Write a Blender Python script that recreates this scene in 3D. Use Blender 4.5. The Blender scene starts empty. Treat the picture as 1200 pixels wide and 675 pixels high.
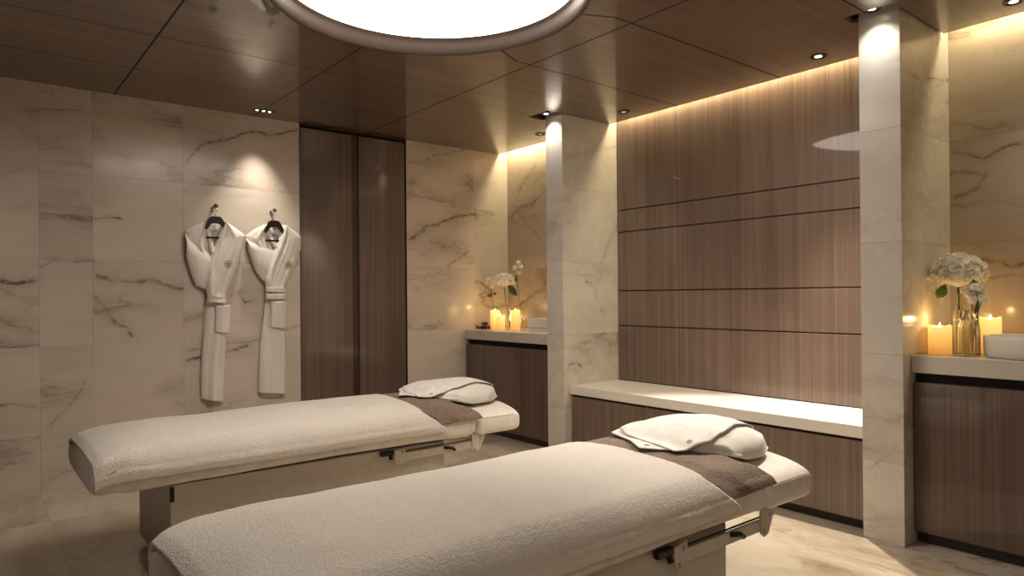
import bpy, bmesh, math, random
from mathutils import Vector, Matrix, noise
random.seed(7)
C = bpy.context.scene.collection
scene = bpy.context.scene
PI = math.pi

# ------------------------------------------------------------------ camera
H = 1.2
F, YAW, PITCH, ROLL, CY = 801.2472, 0.6783, 0.0032, -0.0083, 344.4112
fw = Vector((math.sin(YAW)*math.cos(PITCH), math.cos(YAW)*math.cos(PITCH), math.sin(PITCH)))
r1 = Vector((math.cos(YAW), -math.sin(YAW), 0)); u1 = r1.cross(fw)
rt = math.cos(ROLL)*r1 + math.sin(ROLL)*u1
up = -math.sin(ROLL)*r1 + math.cos(ROLL)*u1
cam = bpy.data.cameras.new('camera'); camo = bpy.data.objects.new('camera', cam); C.objects.link(camo)
camo.matrix_world = Matrix(((rt.x, up.x, -fw.x, 0), (rt.y, up.y, -fw.y, 0), (rt.z, up.z, -fw.z, H), (0, 0, 0, 1)))
cam.sensor_width = 36; cam.lens = F/1200*36; cam.shift_y = (CY-337.5)/1200; cam.clip_start = 0.02
scene.camera = camo

def at(u, v, ax, val):
    """real-world point of a measured spot of the photograph on the plane X, Y or Z = val"""
    d = fw + rt*((u-600)/F) + up*((CY-v)/F)
    i = 'XYZ'.index(ax); o = Vector((0, 0, H)); t = (val-o[i])/d[i]
    return o + d*t

# ------------------------------------------------------------------ measured room
CE = 2.541            # ceiling
YN = 5.107            # wall with the robes
XB = 4.07             # back plane of the niches
XC = 3.46             # front of the marble pillars
XE = 3.969            # ceiling edge at the light cove
RA, RB = 1.357, 1.547 # right pillar
LA, LB = 3.69, 3.87   # left pillar
TOP = 2.70
XW, YS = -1.7, -1.7   # unseen walls behind the camera

# ------------------------------------------------------------------ node helpers
def new_mat(name):
    m = bpy.data.materials.new(name); m.use_nodes = True
    nt = m.node_tree; b = nt.nodes['Principled BSDF']
    return m, nt, b
class N:
    def __init__(s, nt): s.nt = nt
    def n(s, t, **k):
        x = s.nt.nodes.new(t)
        for a, v in k.items(): setattr(x, a, v)
        return x
    def put(s, sock, v):
        if hasattr(v, 'is_output') or isinstance(v, bpy.types.NodeSocket): s.nt.links.new(v, sock)
        else: sock.default_value = v
    def math(s, op, a, b=0.0, c=None, clamp=False):
        x = s.n('ShaderNodeMath', operation=op); x.use_clamp = clamp
        s.put(x.inputs[0], a); s.put(x.inputs[1], b)
        if c is not None: s.put(x.inputs[2], c)
        return x.outputs[0]
    def vm(s, op, a, b=None, scale=None):
        x = s.n('ShaderNodeVectorMath', operation=op); s.put(x.inputs[0], a)
        if b is not None: s.put(x.inputs[1], b)
        if scale is not None: s.put(x.inputs['Scale'], scale)
        return x.outputs['Value'] if op in ('DOT_PRODUCT', 'DISTANCE', 'LENGTH') else x.outputs[0]
    def noise(s, vec, scale, detail=4, rough=.5, dist=0, out='Fac'):
        x = s.n('ShaderNodeTexNoise'); s.put(x.inputs['Vector'], vec)
        x.inputs['Scale'].default_value = scale; x.inputs['Detail'].default_value = detail
        x.inputs['Roughness'].default_value = rough; x.inputs['Distortion'].default_value = dist
        return x.outputs[out]
    def rng(s, v, a, b, c=0., d=1., smooth=True):
        x = s.n('ShaderNodeMapRange'); x.interpolation_type = 'SMOOTHSTEP' if smooth else 'LINEAR'
        s.put(x.inputs[0], v); s.put(x.inputs[1], a); s.put(x.inputs[2], b); s.put(x.inputs[3], c); s.put(x.inputs[4], d)
        return x.outputs[0]
    def mix(s, f, a, b, mode='MIX'):
        x = s.n('ShaderNodeMix', data_type='RGBA', blend_type=mode)
        s.put(x.inputs[0], f); s.put(x.inputs[6], a); s.put(x.inputs[7], b)
        return x.outputs[2]
    def pos(s):
        return s.n('ShaderNodeNewGeometry').outputs['Position']
    def scalev(s, v, sc):
        x = s.n('ShaderNodeMapping'); s.put(x.inputs[0], v); x.inputs['Scale'].default_value = sc
        return x.outputs[0]
    def bump(s, h, strength, dist=.002):
        x = s.n('ShaderNodeBump'); x.inputs['Strength'].default_value = strength; x.inputs['Distance'].default_value = dist
        s.put(x.inputs['Height'], h); return x.outputs[0]
    def segd(s, p, a, b):
        a = Vector(a); b = Vector(b); L = (b-a).length; d = (b-a)/L
        q = s.vm('SUBTRACT', p, tuple(a)); t = s.vm('DOT_PRODUCT', q, tuple(d))
        t = s.math('MINIMUM', s.math('MAXIMUM', t, 0.), L)
        return s.vm('DISTANCE', q, s.vm('SCALE', tuple(d), scale=t))

def marble(name, base, vein, veins=(), rough=.22, amount=1.0, vscale=1.0, strongvein=(.21, .135, .085, 1), cloud=(.5, .45, .4, 1), axes='wall', tone=.12, plane=(1, 0, 1)):
    m, nt, b = new_mat(name); g = N(nt)
    P = g.pos()
    ta = g.n('ShaderNodeAttribute', attribute_name='tile').outputs
    off = g.vm('SCALE', ta['Color'], scale=7.0)
    Q = g.vm('ADD', P, off)
    if axes == 'floor': Q2 = g.scalev(Q, (1.0, .45, 1))
    else: Q2 = g.scalev(Q, (.55, .55, 1.5))
    warp = g.noise(Q2, 1.6*vscale, 5, .55, out='Color')
    W = g.vm('ADD', Q2, g.vm('SCALE', g.vm('SUBTRACT', warp, (.5, .5, .5)), scale=.55))
    n1 = g.noise(W, 1.3*vscale, 6, .55)
    r = g.math('ABSOLUTE', g.math('SUBTRACT', n1, .5))
    thin = g.rng(r, .0, .014, 1, 0); soft = g.rng(r, 0, .07, 1, 0)
    patch = g.rng(g.noise(Q2, 1.1*vscale, 3), .50, .68)
    n2 = g.noise(g.vm('ADD', W, (3.1, 7.7, 1.3)), 3.2*vscale, 7, .6)
    thin2 = g.rng(g.math('ABSOLUTE', g.math('SUBTRACT', n2, .5)), 0, .02, 1, 0)
    patch2 = g.rng(g.noise(g.vm('ADD', Q2, (9, 2, 4)), 1.6*vscale, 3), .48, .7)
    cl = g.rng(g.noise(W, 2.2*vscale, 8, .62), .35, .7)
    col = g.mix(g.math('MULTIPLY', cl, .30*amount), base, cloud)
    col = g.mix(g.math('MULTIPLY', g.math('MULTIPLY', soft, patch), .35*amount, clamp=True), col, vein)
    col = g.mix(g.math('MULTIPLY', g.math('MULTIPLY', thin, patch), .55*amount, clamp=True), col, vein)
    col = g.mix(g.math('MULTIPLY', g.math('MULTIPLY', thin2, patch2), .35*amount, clamp=True), col, vein)
    # tile tone
    tone_n = g.math('ADD', 1-tone/2, g.math('MULTIPLY', g.n('ShaderNodeSeparateColor').outputs[0], 0))
    sep = g.n('ShaderNodeSeparateColor'); nt.links.new(ta['Color'], sep.inputs[0])
    tn = g.math('ADD', g.math('MULTIPLY', sep.outputs[1], tone), 1-tone)
    comb = g.n('ShaderNodeCombineColor')
    for i in range(3): nt.links.new(tn, comb.inputs[i])
    col = g.mix(1.0, col, comb.outputs[0], 'MULTIPLY')
    if veins:
        wn = g.noise(P, 5, 6, .65, out='Color')
        wl = g.noise(P, 1.7, 3, .5, out='Color')
        PW = g.vm('ADD', P, g.vm('MULTIPLY', g.vm('SCALE', g.vm('SUBTRACT', wn, (.5, .5, .5)), scale=.07), plane))
        PW = g.vm('ADD', PW, g.vm('MULTIPLY', g.vm('SCALE', g.vm('SUBTRACT', wl, (.5, .5, .5)), scale=.22), plane))
        brk = g.rng(g.noise(P, 9, 5, .7), .30, .58, .35, 1.15)
        strand = g.rng(g.noise(g.scalev(PW, (1, 1, 4)), 9, 6, .7), .35, .6, .25, 1)
        tot = None
        for pts, w, st in veins:
            for a, c in zip(pts[:-1], pts[1:]):
                d = g.segd(PW, a, c)
                mk = g.math('ADD', g.rng(d, 0, w, st, 0), g.rng(d, 0, w*4.5, st*.35, 0))
                tot = mk if tot is None else g.math('MAXIMUM', tot, mk)
        tot = g.math('MULTIPLY', g.math('MULTIPLY', tot, brk), strand, clamp=True)
        col = g.mix(tot, col, strongvein)
    nt.links.new(col, b.inputs['Base Color'])
    rv = g.rng(g.noise(Q, 6, 3), .3, .7, rough*.8, rough*1.25)
    nt.links.new(rv, b.inputs['Roughness'])
    b.inputs['Specular IOR Level'].default_value = .45
    return m

def wood(name, dark, light, grain='z', rough=.38, coat=.6, coat_rough=.06, segs=None, lines=260., contrast=1.0, segw=.0028):
    m, nt, b = new_mat(name); g = N(nt); P = g.pos()
    if grain == 'z': s1, s2, s3 = (lines, lines, 1.0), (26, 26, .25), (lines*.35, lines*.35, .5)
    else: s1, s2, s3 = (1.0, lines, 1), (.35, 22, 1), (.5, lines*.35, 1)
    a = g.noise(g.scalev(P, s1), 1, 3, .6)
    c = g.noise(g.scalev(P, s2), 1, 4, .6)
    e = g.noise(g.scalev(P, s3), 1, 2, .6)
    v = g.math('ADD', g.math('MULTIPLY', a, .45), g.math('ADD', g.math('MULTIPLY', c, .30), g.math('MULTIPLY', e, .25)))
    v = g.rng(v, .5-.16/contrast, .5+.16/contrast)
    col = g.mix(v, dark, light)
    big = g.rng(g.noise(g.scalev(P, (1.2, 1.2, 1.2)), 1, 2), .3, .7, .85, 1.1)
    cc = g.n('ShaderNodeCombineColor')
    for i in range(3): nt.links.new(big, cc.inputs[i])
    col = g.mix(1.0, col, cc.outputs[0], 'MULTIPLY')
    bmp = g.bump(g.math('ADD', a, e), .25, .0006)
    if segs:
        tot = None
        for p, q, w in segs:
            d = g.segd(P, p, q); mk = g.rng(d, segw*w*.8, segw*w*1.2, 1, 0)
            tot = mk if tot is None else g.math('MAXIMUM', tot, mk)
        col = g.mix(tot, col, (.004, .003, .002, 1))
        cw = g.math('MULTIPLY', g.math('SUBTRACT', 1.0, tot), coat)
        nt.links.new(cw, b.inputs['Coat Weight'])
        nt.links.new(g.math('ADD', g.math('MULTIPLY', tot, .6), rough, clamp=True), b.inputs['Roughness'])
    else:
        b.inputs['Coat Weight'].default_value = coat; b.inputs['Roughness'].default_value = rough
    b.inputs['Coat Roughness'].default_value = coat_rough
    nt.links.new(col, b.inputs['Base Color']); nt.links.new(bmp, b.inputs['Normal'])
    return m

def plain(name, col, rough=.5, metal=0., spec=.5, coat=0.):
    m, nt, b = new_mat(name); g = N(nt)
    n = g.noise(g.n('ShaderNodeTexCoord').outputs['Object'], 30, 3)
    f = g.rng(n, .3, .7, .94, 1.04); cc = g.n('ShaderNodeCombineColor')
    for i in range(3): nt.links.new(f, cc.inputs[i])
    nt.links.new(g.mix(1.0, (*col, 1), cc.outputs[0], 'MULTIPLY'), b.inputs['Base Color'])
    b.inputs['Roughness'].default_value = rough; b.inputs['Metallic'].default_value = metal
    b.inputs['Specular IOR Level'].default_value = spec; b.inputs['Coat Weight'].default_value = coat
    return m

def terry(name, col, dark, scale=330, strength=.9, dist=.004, rough=.95, mott=.25):
    m, nt, b = new_mat(name); g = N(nt)
    T = g.n('ShaderNodeTexCoord').outputs['Object']
    vo = g.n('ShaderNodeTexVoronoi'); nt.links.new(T, vo.inputs['Vector']); vo.inputs['Scale'].default_value = scale*.55
    a = g.noise(T, scale, 3, .7); c = g.noise(T, scale*.22, 4, .65); d = g.noise(T, 7, 4, .6)
    h = g.math('ADD', g.math('MULTIPLY', g.math('SUBTRACT', 1.0, vo.outputs['Distance']), .5), g.math('ADD', g.math('MULTIPLY', a, .5), g.math('MULTIPLY', c, 1.1)))
    f = g.rng(g.math('ADD', g.math('MULTIPLY', c, .6), g.math('MULTIPLY', d, .4)), .36, .6)
    f = g.math('ADD', g.math('MULTIPLY', f, mott), g.math('MULTIPLY', g.rng(a, .3, .65), 1-mott), clamp=True)
    nt.links.new(g.mix(f, (*dark, 1), (*col, 1)), b.inputs['Base Color'])
    nt.links.new(g.bump(h, strength, dist), b.inputs['Normal'])
    b.inputs['Roughness'].default_value = rough; b.inputs['Specular IOR Level'].default_value = .15
    b.inputs['Sheen Weight'].default_value = .25; b.inputs['Sheen Roughness'].default_value = .5
    return m

def cloth(name, col, lines=0, strength=.3, rough=.85):
    m, nt, b = new_mat(name); g = N(nt)
    T = g.n('ShaderNodeTexCoord').outputs['Object']
    a = g.noise(T, 420, 3, .6); h = a
    if lines:
        w = g.noise(g.scalev(T, (lines, lines*.3, 6)), 1, 3, .6); h = g.math('ADD', g.math('MULTIPLY', a, .25), w)
        f = g.rng(w, .3, .65)
    else: f = g.rng(g.noise(T, 18, 4), .3, .7)
    nt.links.new(g.mix(f, (*[c*.86 for c in col], 1), (*col, 1)), b.inputs['Base Color'])
    nt.links.new(g.bump(h, strength, .002), b.inputs['Normal'])
    b.inputs['Roughness'].default_value = rough; b.inputs['Specular IOR Level'].default_value = .2
    b.inputs['Sheen Weight'].default_value = .15
    return m

def emit(name, col, strength):
    m, nt, b = new_mat(name)
    b.inputs['Base Color'].default_value = (*col, 1); b.inputs['Emission Color'].default_value = (*col, 1)
    b.inputs['Emission Strength'].default_value = strength
    return m

# ------------------------------------------------------------------ mesh helpers
def obj(name, bm, mat=None, parent=None, smooth=False, keep=False):
    me = bpy.data.meshes.new(name)
    if parent is not None:
        bmesh.ops.translate(bm, verts=bm.verts, vec=-ORI[parent.name])
    if not keep: bmesh.ops.recalc_face_normals(bm, faces=bm.faces)
    bm.to_mesh(me); bm.free()
    if smooth:
        for p in me.polygons: p.use_smooth = True
    if mat is not None:
        for mm in (mat if isinstance(mat, (list, tuple)) else [mat]): me.materials.append(mm)
    o = bpy.data.objects.new(name, me); C.objects.link(o)
    if parent is not None:
        o.parent = parent
        ORI[o.name] = ORI[parent.name]
    else: ORI[o.name] = Vector((0, 0, 0))
    return o
ORI = {}
def origin(o, loc):
    """move a top-level mesh's origin to loc"""
    loc = Vector(loc); o.data.transform(Matrix.Translation(-loc)); o.location = loc; ORI[o.name] = loc; return o
def thing(name, label, cat, loc, group=None):
    o = bpy.data.objects.new(name, None); C.objects.link(o); o.location = loc; o.empty_display_size = .1
    ORI[o.name] = Vector(loc); return tag(o, label, cat, group)
def tag(o, label, cat, group=None, kind=None):
    o['label'] = label; o['category'] = cat
    if group: o['group'] = group
    if kind: o['kind'] = kind
    return o
def struct(name, bm, mat, parent=None, smooth=False, keep=False):
    o = obj(name, bm, mat, parent, smooth, keep)
    if parent is None: o['kind'] = 'structure'
    return o
def B(): return bmesh.new()
def box(bm, x0, x1, y0, y1, z0, z1, bev=0, segs=2, mi=0):
    r = bmesh.ops.create_cube(bm, size=1, matrix=Matrix.Translation(((x0+x1)/2, (y0+y1)/2, (z0+z1)/2)) @ Matrix.Diagonal((abs(x1-x0), abs(y1-y0), abs(z1-z0), 1)))
    fs = list({f for v in r['verts'] for f in v.link_faces})
    for f in fs: f.material_index = mi
    if bev:
        es = list({e for v in r['verts'] for e in v.link_edges})
        bmesh.ops.bevel(bm, geom=es, offset=bev, segments=segs, profile=.6, affect='EDGES')
    return bm
def colour_last(bm, n0, col):
    lay = bm.loops.layers.float_color.get('tile') or bm.loops.layers.float_color.new('tile')
    bm.faces.ensure_lookup_table()
    for f in bm.faces[n0:]:
        for l in f.loops: l[lay] = col
def rc(): return (random.random(), random.random(), random.random(), 1)
def tiles(bm, axis, plane, thick, us, vs, gap=.0008, bev=.0006):
    """a wall of marble slabs; axis 'y': plane y=plane, faces -y, us along x. axis 'x': plane x=plane, faces -x, us along y"""
    bm.loops.layers.float_color.get('tile') or bm.loops.layers.float_color.new('tile')
    for i in range(len(us)-1):
        for j in range(len(vs)-1):
            n0 = len(bm.faces)
            u0, u1, v0, v1 = us[i]+gap/2, us[i+1]-gap/2, vs[j]+gap/2, vs[j+1]-gap/2
            if axis == 'y': box(bm, u0, u1, plane, plane+thick, v0, v1)
            elif axis == 'x': box(bm, plane, plane+thick, u0, u1, v0, v1)
            else: box(bm, u0, u1, v0, v1, plane-thick, plane)
            colour_last(bm, n0, rc())
def back(bm, *a):
    n0 = len(bm.faces); box(bm, *a); colour_last(bm, n0, (.5, 0, .5, 1))
def lathe(bm, prof, c, seg=48, cap=True):
    rings = []
    for r, z in prof:
        if r < 1e-6: rings.append([bm.verts.new((c[0], c[1], c[2]+z))])
        else: rings.append([bm.verts.new((c[0]+r*math.cos(2*PI*k/seg), c[1]+r*math.sin(2*PI*k/seg), c[2]+z)) for k in range(seg)])
    for a, b in zip(rings[:-1], rings[1:]):
        for k in range(seg):
            k2 = (k+1) % seg
            if len(a) == 1 and len(b) == 1: continue
            if len(a) == 1: bm.faces.new((a[0], b[k], b[k2]))
            elif len(b) == 1: bm.faces.new((a[k], a[k2], b[0]))
            else: bm.faces.new((a[k], a[k2], b[k2], b[k]))
    return bm
def tube(bm, pts, r, seg=8, r_end=None):
    pts = [Vector(p) for p in pts]; n = len(pts); rings = []
    prev = None
    for i, p in enumerate(pts):
        t = (pts[min(i+1, n-1)]-pts[max(i-1, 0)]).normalized()
        if prev is None:
            a = t.orthogonal().normalized()
        else:
            a = (prev - t*prev.dot(t)).normalized()
        prev = a; b = t.cross(a)
        rr = r if r_end is None else r+(r_end-r)*i/(n-1)
        rings.append([bm.verts.new(p+(a*math.cos(2*PI*k/seg)+b*math.sin(2*PI*k/seg))*rr) for k in range(seg)])
    for A, D in zip(rings[:-1], rings[1:]):
        for k in range(seg): bm.faces.new((A[k], A[(k+1) % seg], D[(k+1) % seg], D[k]))
    bm.faces.new(rings[0][::-1]); bm.faces.new(rings[-1])
    return bm
def cyl(bm, a, b, r, seg=20): return tube(bm, [a, b], r, seg)
def grid(bm, fn, nu, nv, mi=0):
    vs = [[bm.verts.new(fn(i/nu, j/nv)) for j in range(nv+1)] for i in range(nu+1)]
    for i in range(nu):
        for j in range(nv):
            f = bm.faces.new((vs[i][j], vs[i+1][j], vs[i+1][j+1], vs[i][j+1])); f.material_index = mi
    return vs
def thick(o, t, off=1.0, rim=True):
    m = o.modifiers.new('solid', 'SOLIDIFY'); m.thickness = t; m.offset = off; return o
def subsurf(o, n=1):
    m = o.modifiers.new('sub', 'SUBSURF'); m.levels = n; m.render_levels = n; return o
def lerp(a, b, t): return a+(b-a)*t
def interp(pl, t):
    """polyline [(t,value),...] smooth interpolation"""
    if t <= pl[0][0]: return pl[0][1]
    for (a, va), (b, vb) in zip(pl[:-1], pl[1:]):
        if t <= b:
            k = (t-a)/(b-a)
            return va+(vb-va)*k
    return pl[-1][1]

# ------------------------------------------------------------------ materials
def pl(pts, ax, val): return [tuple(at(u, v, ax, val)) for u, v in pts]
V_LEFT = [(pl([(216, 186), (236, 172), (262, 163), (300, 153), (346, 147)], 'Y', YN), .016, .8),
          (pl([(111, 253), (143, 257)], 'Y', YN), .010, .8),
          (pl([(0, 331), (22, 333), (45, 331)], 'Y', YN), .016, .9),
          (pl([(50, 312), (62, 304), (108, 308)], 'Y', YN), .010, .45),
          (pl([(110, 322), (150, 326), (180, 333), (214, 341)], 'Y', YN), .020, .62),
          (pl([(111, 350), (130, 372), (156, 398)], 'Y', YN), .018, .65),
          (pl([(217, 424), (255, 412), (290, 399)], 'Y', YN), .016, .75),
          (pl([(217, 414), (250, 404), (300, 392), (345, 380)], 'Y', YN), .010, .5),
          (pl([(0, 478), (45, 477)], 'Y', YN), .010, .6),
          (pl([(283, 340), (290, 350), (297, 348)], 'Y', YN), .014, .7),
          (pl([(60, 500), (80, 480), (108, 450)], 'Y', YN), .010, .35),
          (pl([(40, 135), (60, 128), (100, 132)], 'Y', YN), .012, .4),
          (pl([(192, 150), (213, 152)], 'Y', YN), .010, .4),
          (pl([(480, 276), (500, 268), (528, 258), (557, 249)], 'Y', YN), .022, .75),
          (pl([(520, 314), (535, 305), (547, 294)], 'Y', YN), .014, .5),
          (pl([(480, 188), (510, 180), (545, 176)], 'Y', YN), .010, .55)]
V_BACK = [(pl([(597, 254), (612, 243), (626, 240), (641, 222)], 'X', XB), .026, .6),
          (pl([(605, 236), (615, 215), (630, 190)], 'X', XB), .014, .45),
          (pl([(600, 240), (620, 262), (641, 285)], 'X', XB), .012, .45),
          (pl([(604, 358), (622, 345), (641, 333)], 'X', XB), .020, .7),
          (pl([(1115, 150), (1140, 148), (1166, 155), (1185, 149), (1200, 152)], 'X', XB), .014, .45),
          (pl([(1113, 186), (1133, 181), (1150, 186), (1172, 179), (1200, 170)], 'X', XB), .014, .6),
          (pl([(1114, 208), (1138, 205), (1155, 208), (1145, 222), (1122, 232)], 'X', XB), .012, .5),
          (pl([(1116, 240), (1150, 236), (1200, 240)], 'X', XB), .020, .3),
          (pl([(1145, 299), (1170, 300), (1185, 310), (1200, 305)], 'X', XB), .018, .6),
          (pl([(1160, 322), (1200, 318)], 'X', XB), .014, .4)]
V_PIL = [(pl([(1055, 85), (1068, 92), (1085, 96), (1112, 95)], 'Y', RA), .006, .7),
         (pl([(1055, 132), (1072, 136), (1085, 140)], 'Y', RA), .010, .6),
         (pl([(1053, 224), (1075, 228)], 'Y', RA), .006, .4),
         (pl([(1008, 60), (1016, 57)], 'X', XC), .006, .6),
         (pl([(1045, 74), (1053, 71)], 'X', XC), .006, .8),
         (pl([(1012, 444), (1034, 449)], 'X', XC), .006, .8), (pl([(1016, 454), (1040, 453)], 'X', XC), .004, .8),
         (pl([(1018, 550), (1040, 535), (1058, 520)], 'X', XC), .006, .35),
         (pl([(706, 306), (713, 285), (724, 262)], 'Y', LA), .014, .5),
         (pl([(687, 328), (693, 331)], 'Y', LA), .012, .8), (pl([(697, 339), (699, 347)], 'Y', LA), .008, .8),
         (pl([(704, 362), (706, 366)], 'Y', LA), .008, .8),
         (pl([(664, 440), (668, 426), (676, 424), (681, 428)], 'Y', LA), .010, .95), (pl([(668, 432), (678, 437)], 'Y', LA), .012, .5),
         (pl([(661, 180), (690, 176), (722, 170)], 'Y', LA), .008, .35)]
CREAM = (.73, .635, .545, 1)
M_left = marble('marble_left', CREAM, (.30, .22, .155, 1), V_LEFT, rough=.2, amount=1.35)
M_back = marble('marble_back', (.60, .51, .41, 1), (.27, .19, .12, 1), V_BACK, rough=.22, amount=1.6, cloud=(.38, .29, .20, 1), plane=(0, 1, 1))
M_pil = marble('marble_pillar', (.70, .64, .56, 1), (.33, .25, .18, 1), V_PIL, rough=.25, amount=1.0, plane=(.25, .25, .5))
M_counter = marble('marble_counter', (.62, .56, .48, 1), (.40, .33, .26, 1), rough=.3, amount=.7)
M_bench = marble('marble_bench', (.80, .75, .67, 1), (.6, .52, .42, 1), rough=.35, amount=.35)
M_floor = marble('marble_floor', (.64, .56, .45, 1), (.30, .20, .12, 1), rough=.14, amount=2.2, vscale=1.3, axes='floor', cloud=(.40, .28, .16, 1), tone=.2)
M_white_stone = marble('white_stone', (.74, .70, .64, 1), (.5, .45, .4, 1), rough=.35, amount=.5)
WD, WL = (.125, .078, .058, 1), (.240, .165, .128, 1)
M_wood = wood('wood_panelling', WD, WL, coat=.55, coat_rough=.035, lines=420., contrast=1.25)
M_wood_dark = wood('wood_wardrobe', (.080, .050, .038, 1), (.175, .115, .090, 1), coat=.55, coat_rough=.08, lines=300.)
GRO = [((.785, YS), (.785, YN), 1.15), ((1.681, 3.30), (1.681, YN), .8), ((2.58, YS), (2.58, YN), 1.1),
       ((XW, 4.488), (XE, 4.445), .75), ((XW, 3.845), (.785, 3.84), .8), ((.785, 3.84), (XE, 3.86), .8),
       ((2.47, 3.012), (XE, 3.03), 1.0), ((2.29, 2.925), (2.47, 3.012), 1.2), ((2.47, 2.245), (XE, 2.250), 1.15), ((2.30, 2.325), (2.47, 2.245), 1.2),
       ((XW, 1.474), (3.36, 1.474), 1.15), ((XW, 3.02), (.82, 3.02), 1.), ((XW, 2.245), (.82, 2.245), 1.), ((.82, 2.245), (.97, 2.31), 1.), ((.82, 3.02), (.97, 2.93), 1.)]
M_ceil = wood('wood_ceiling', (.078, .044, .025, 1), (.165, .100, .060, 1), grain='x', coat=.8, coat_rough=.02, rough=.36,
              segs=[((a[0], a[1], CE), (b_[0], b_[1], CE), w) for a, b_, w in GRO], lines=120., segw=.0044)
M_black = plain('shadow_gap', (.012, .008, .006), .7)
M_plinth = plain('dark_plinth', (.035, .022, .017), .4)
M_bronze = plain('bronze_trim', (.048, .034, .026), .42, .3, coat=.1)
M_blackmetal = plain('black_metal', (.02, .018, .017), .35, .6)
M_chrome = plain('chrome', (.75, .72, .68), .12, 1.0)
M_disc = emit('light_diffuser', (1, .895, .78), 10.0)
M_lamp = emit('lamp_lens', (1, .9, .76), 14)
M_lamp_dim = emit('lamp_lens_dim', (1, .85, .7), .35)
M_terry = terry('white_terry', (.80, .745, .675), (.60, .545, .48))
M_brown = terry('brown_terry', (.285, .205, .155), (.13, .09, .066), mott=.5, strength=1.0)
M_pillow = terry('pillow_terry', (.80, .755, .69), (.70, .65, .59), scale=420, strength=.35, dist=.002)
M_flat = cloth('smooth_white_towel', (.80, .755, .70), 0, .25)
M_sheet = cloth('fitted_sheet', (.70, .65, .585), 0, .15)
M_uph = plain('white_upholstery', (.70, .645, .575), .48)
M_base = plain('bed_base_paint', (.47, .42, .355), .42)
M_steel = plain('painted_steel', (.50, .45, .38), .4, .1)
M_robe = cloth('robe_cotton', (.88, .82, .75), 260, .55)
M_robe_flat = cloth('robe_trim', (.90, .845, .775), 0, .3)
M_thread = plain('brown_thread', (.16, .075, .045), .8)
M_thread_pale = plain('pale_thread', (.36, .28, .23), .8)
M_stem = plain('stem_green', (.10, .13, .045), .6)
M_leaf = plain('leaf_green', (.045, .085, .02), .4)
M_seed = plain('dried_seed', (.07, .04, .022), .8)
def petal_mat():
    m, nt, b = new_mat('petal_white'); b.inputs['Base Color'].default_value = (.95, .92, .85, 1); b.inputs['Roughness'].default_value = .7
    g = N(nt); tr = g.n('ShaderNodeBsdfTranslucent'); tr.inputs[0].default_value = (.95, .90, .80, 1)
    mx = g.n('ShaderNodeMixShader'); mx.inputs[0].default_value = .38
    nt.links.new(b.outputs[0], mx.inputs[1]); nt.links.new(tr.outputs[0], mx.inputs[2])
    nt.links.new(mx.outputs[0], nt.nodes['Material Output'].inputs[0])
    return m
M_petal = petal_mat()
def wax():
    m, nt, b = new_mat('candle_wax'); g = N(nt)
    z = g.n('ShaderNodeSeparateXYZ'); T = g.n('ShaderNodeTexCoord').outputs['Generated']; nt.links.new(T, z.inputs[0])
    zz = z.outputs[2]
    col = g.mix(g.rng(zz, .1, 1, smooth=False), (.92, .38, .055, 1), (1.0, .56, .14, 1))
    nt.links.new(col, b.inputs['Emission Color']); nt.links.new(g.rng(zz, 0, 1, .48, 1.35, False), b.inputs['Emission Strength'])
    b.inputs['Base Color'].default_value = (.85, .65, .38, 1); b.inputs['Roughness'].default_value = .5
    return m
M_wax = wax()
M_flame = emit('flame', (1, .72, .32), 14)
def glass(name, col=(1, 1, 1), rough=0.02, bumpy=False, ior=1.45):
    m, nt, b = new_mat(name); g = N(nt)
    b.inputs['Base Color'].default_value = (*col, 1); b.inputs['Transmission Weight'].default_value = 1
    b.inputs['Roughness'].default_value = rough; b.inputs['IOR'].default_value = ior
    return m
M_glass = glass('clear_glass', (.97, .98, .95))
M_cutglass = glass('cut_glass', (.96, .95, .86), .03)

# ------------------------------------------------------------------ room shell
ROWS = [0, .365, .91, 1.455, 2.0, CE+.0]
bm = B(); tiles(bm, 'z', 0, .04, [XW, -.825, .375, 1.575, XB+.1], [YS, -.4, .70, 2.2, 3.36, 4.46, YN+.1])
back(bm, XW, XB+.1, YS, YN+.1, -.10, -.041); struct('floor', bm, M_floor)
bm = B()
tiles(bm, 'y', YN, .03, [XW, -1.42, -.88, -.34, .08, .377, .661, 1.2, 2.028], ROWS)
tiles(bm, 'y', YN, .03, [2.966, 3.676, XB], ROWS[:-1]+[2.541, TOP])
back(bm, XW, 2.028, YN+.0302, YN+.12, 0, TOP); back(bm, 2.966, XB+.1, YN+.0302, YN+.12, 0, TOP)
back(bm, XW, 2.028, YN+.001, YN+.0301, CE, TOP)
struct('wall_left', bm, M_left)
# back wall: marble in the two counter niches
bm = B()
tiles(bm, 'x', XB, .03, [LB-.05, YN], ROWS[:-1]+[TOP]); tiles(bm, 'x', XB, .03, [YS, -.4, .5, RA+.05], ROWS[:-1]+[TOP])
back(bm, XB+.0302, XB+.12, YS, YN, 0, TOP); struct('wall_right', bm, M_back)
# panelled wall over the bench: slabs of veneer separated by shadow gaps
zs = [.533, .961, 1.2345, 1.696, 1.8675, TOP]
bm = B(); g = .009
for a, b_ in zip(zs[:-1], zs[1:]): box(bm, XB-.022, XB-.001, RB+.002, LA-.002, a+g/2, b_-g/2, .0015, 1)
struct('wall_panelled', bm, M_wood)
bm = B(); box(bm, XB-.012, XB-.0015, RB+.001, LA-.001, .50, TOP-.01); tr = struct('trim_1', bm, M_black)
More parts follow.
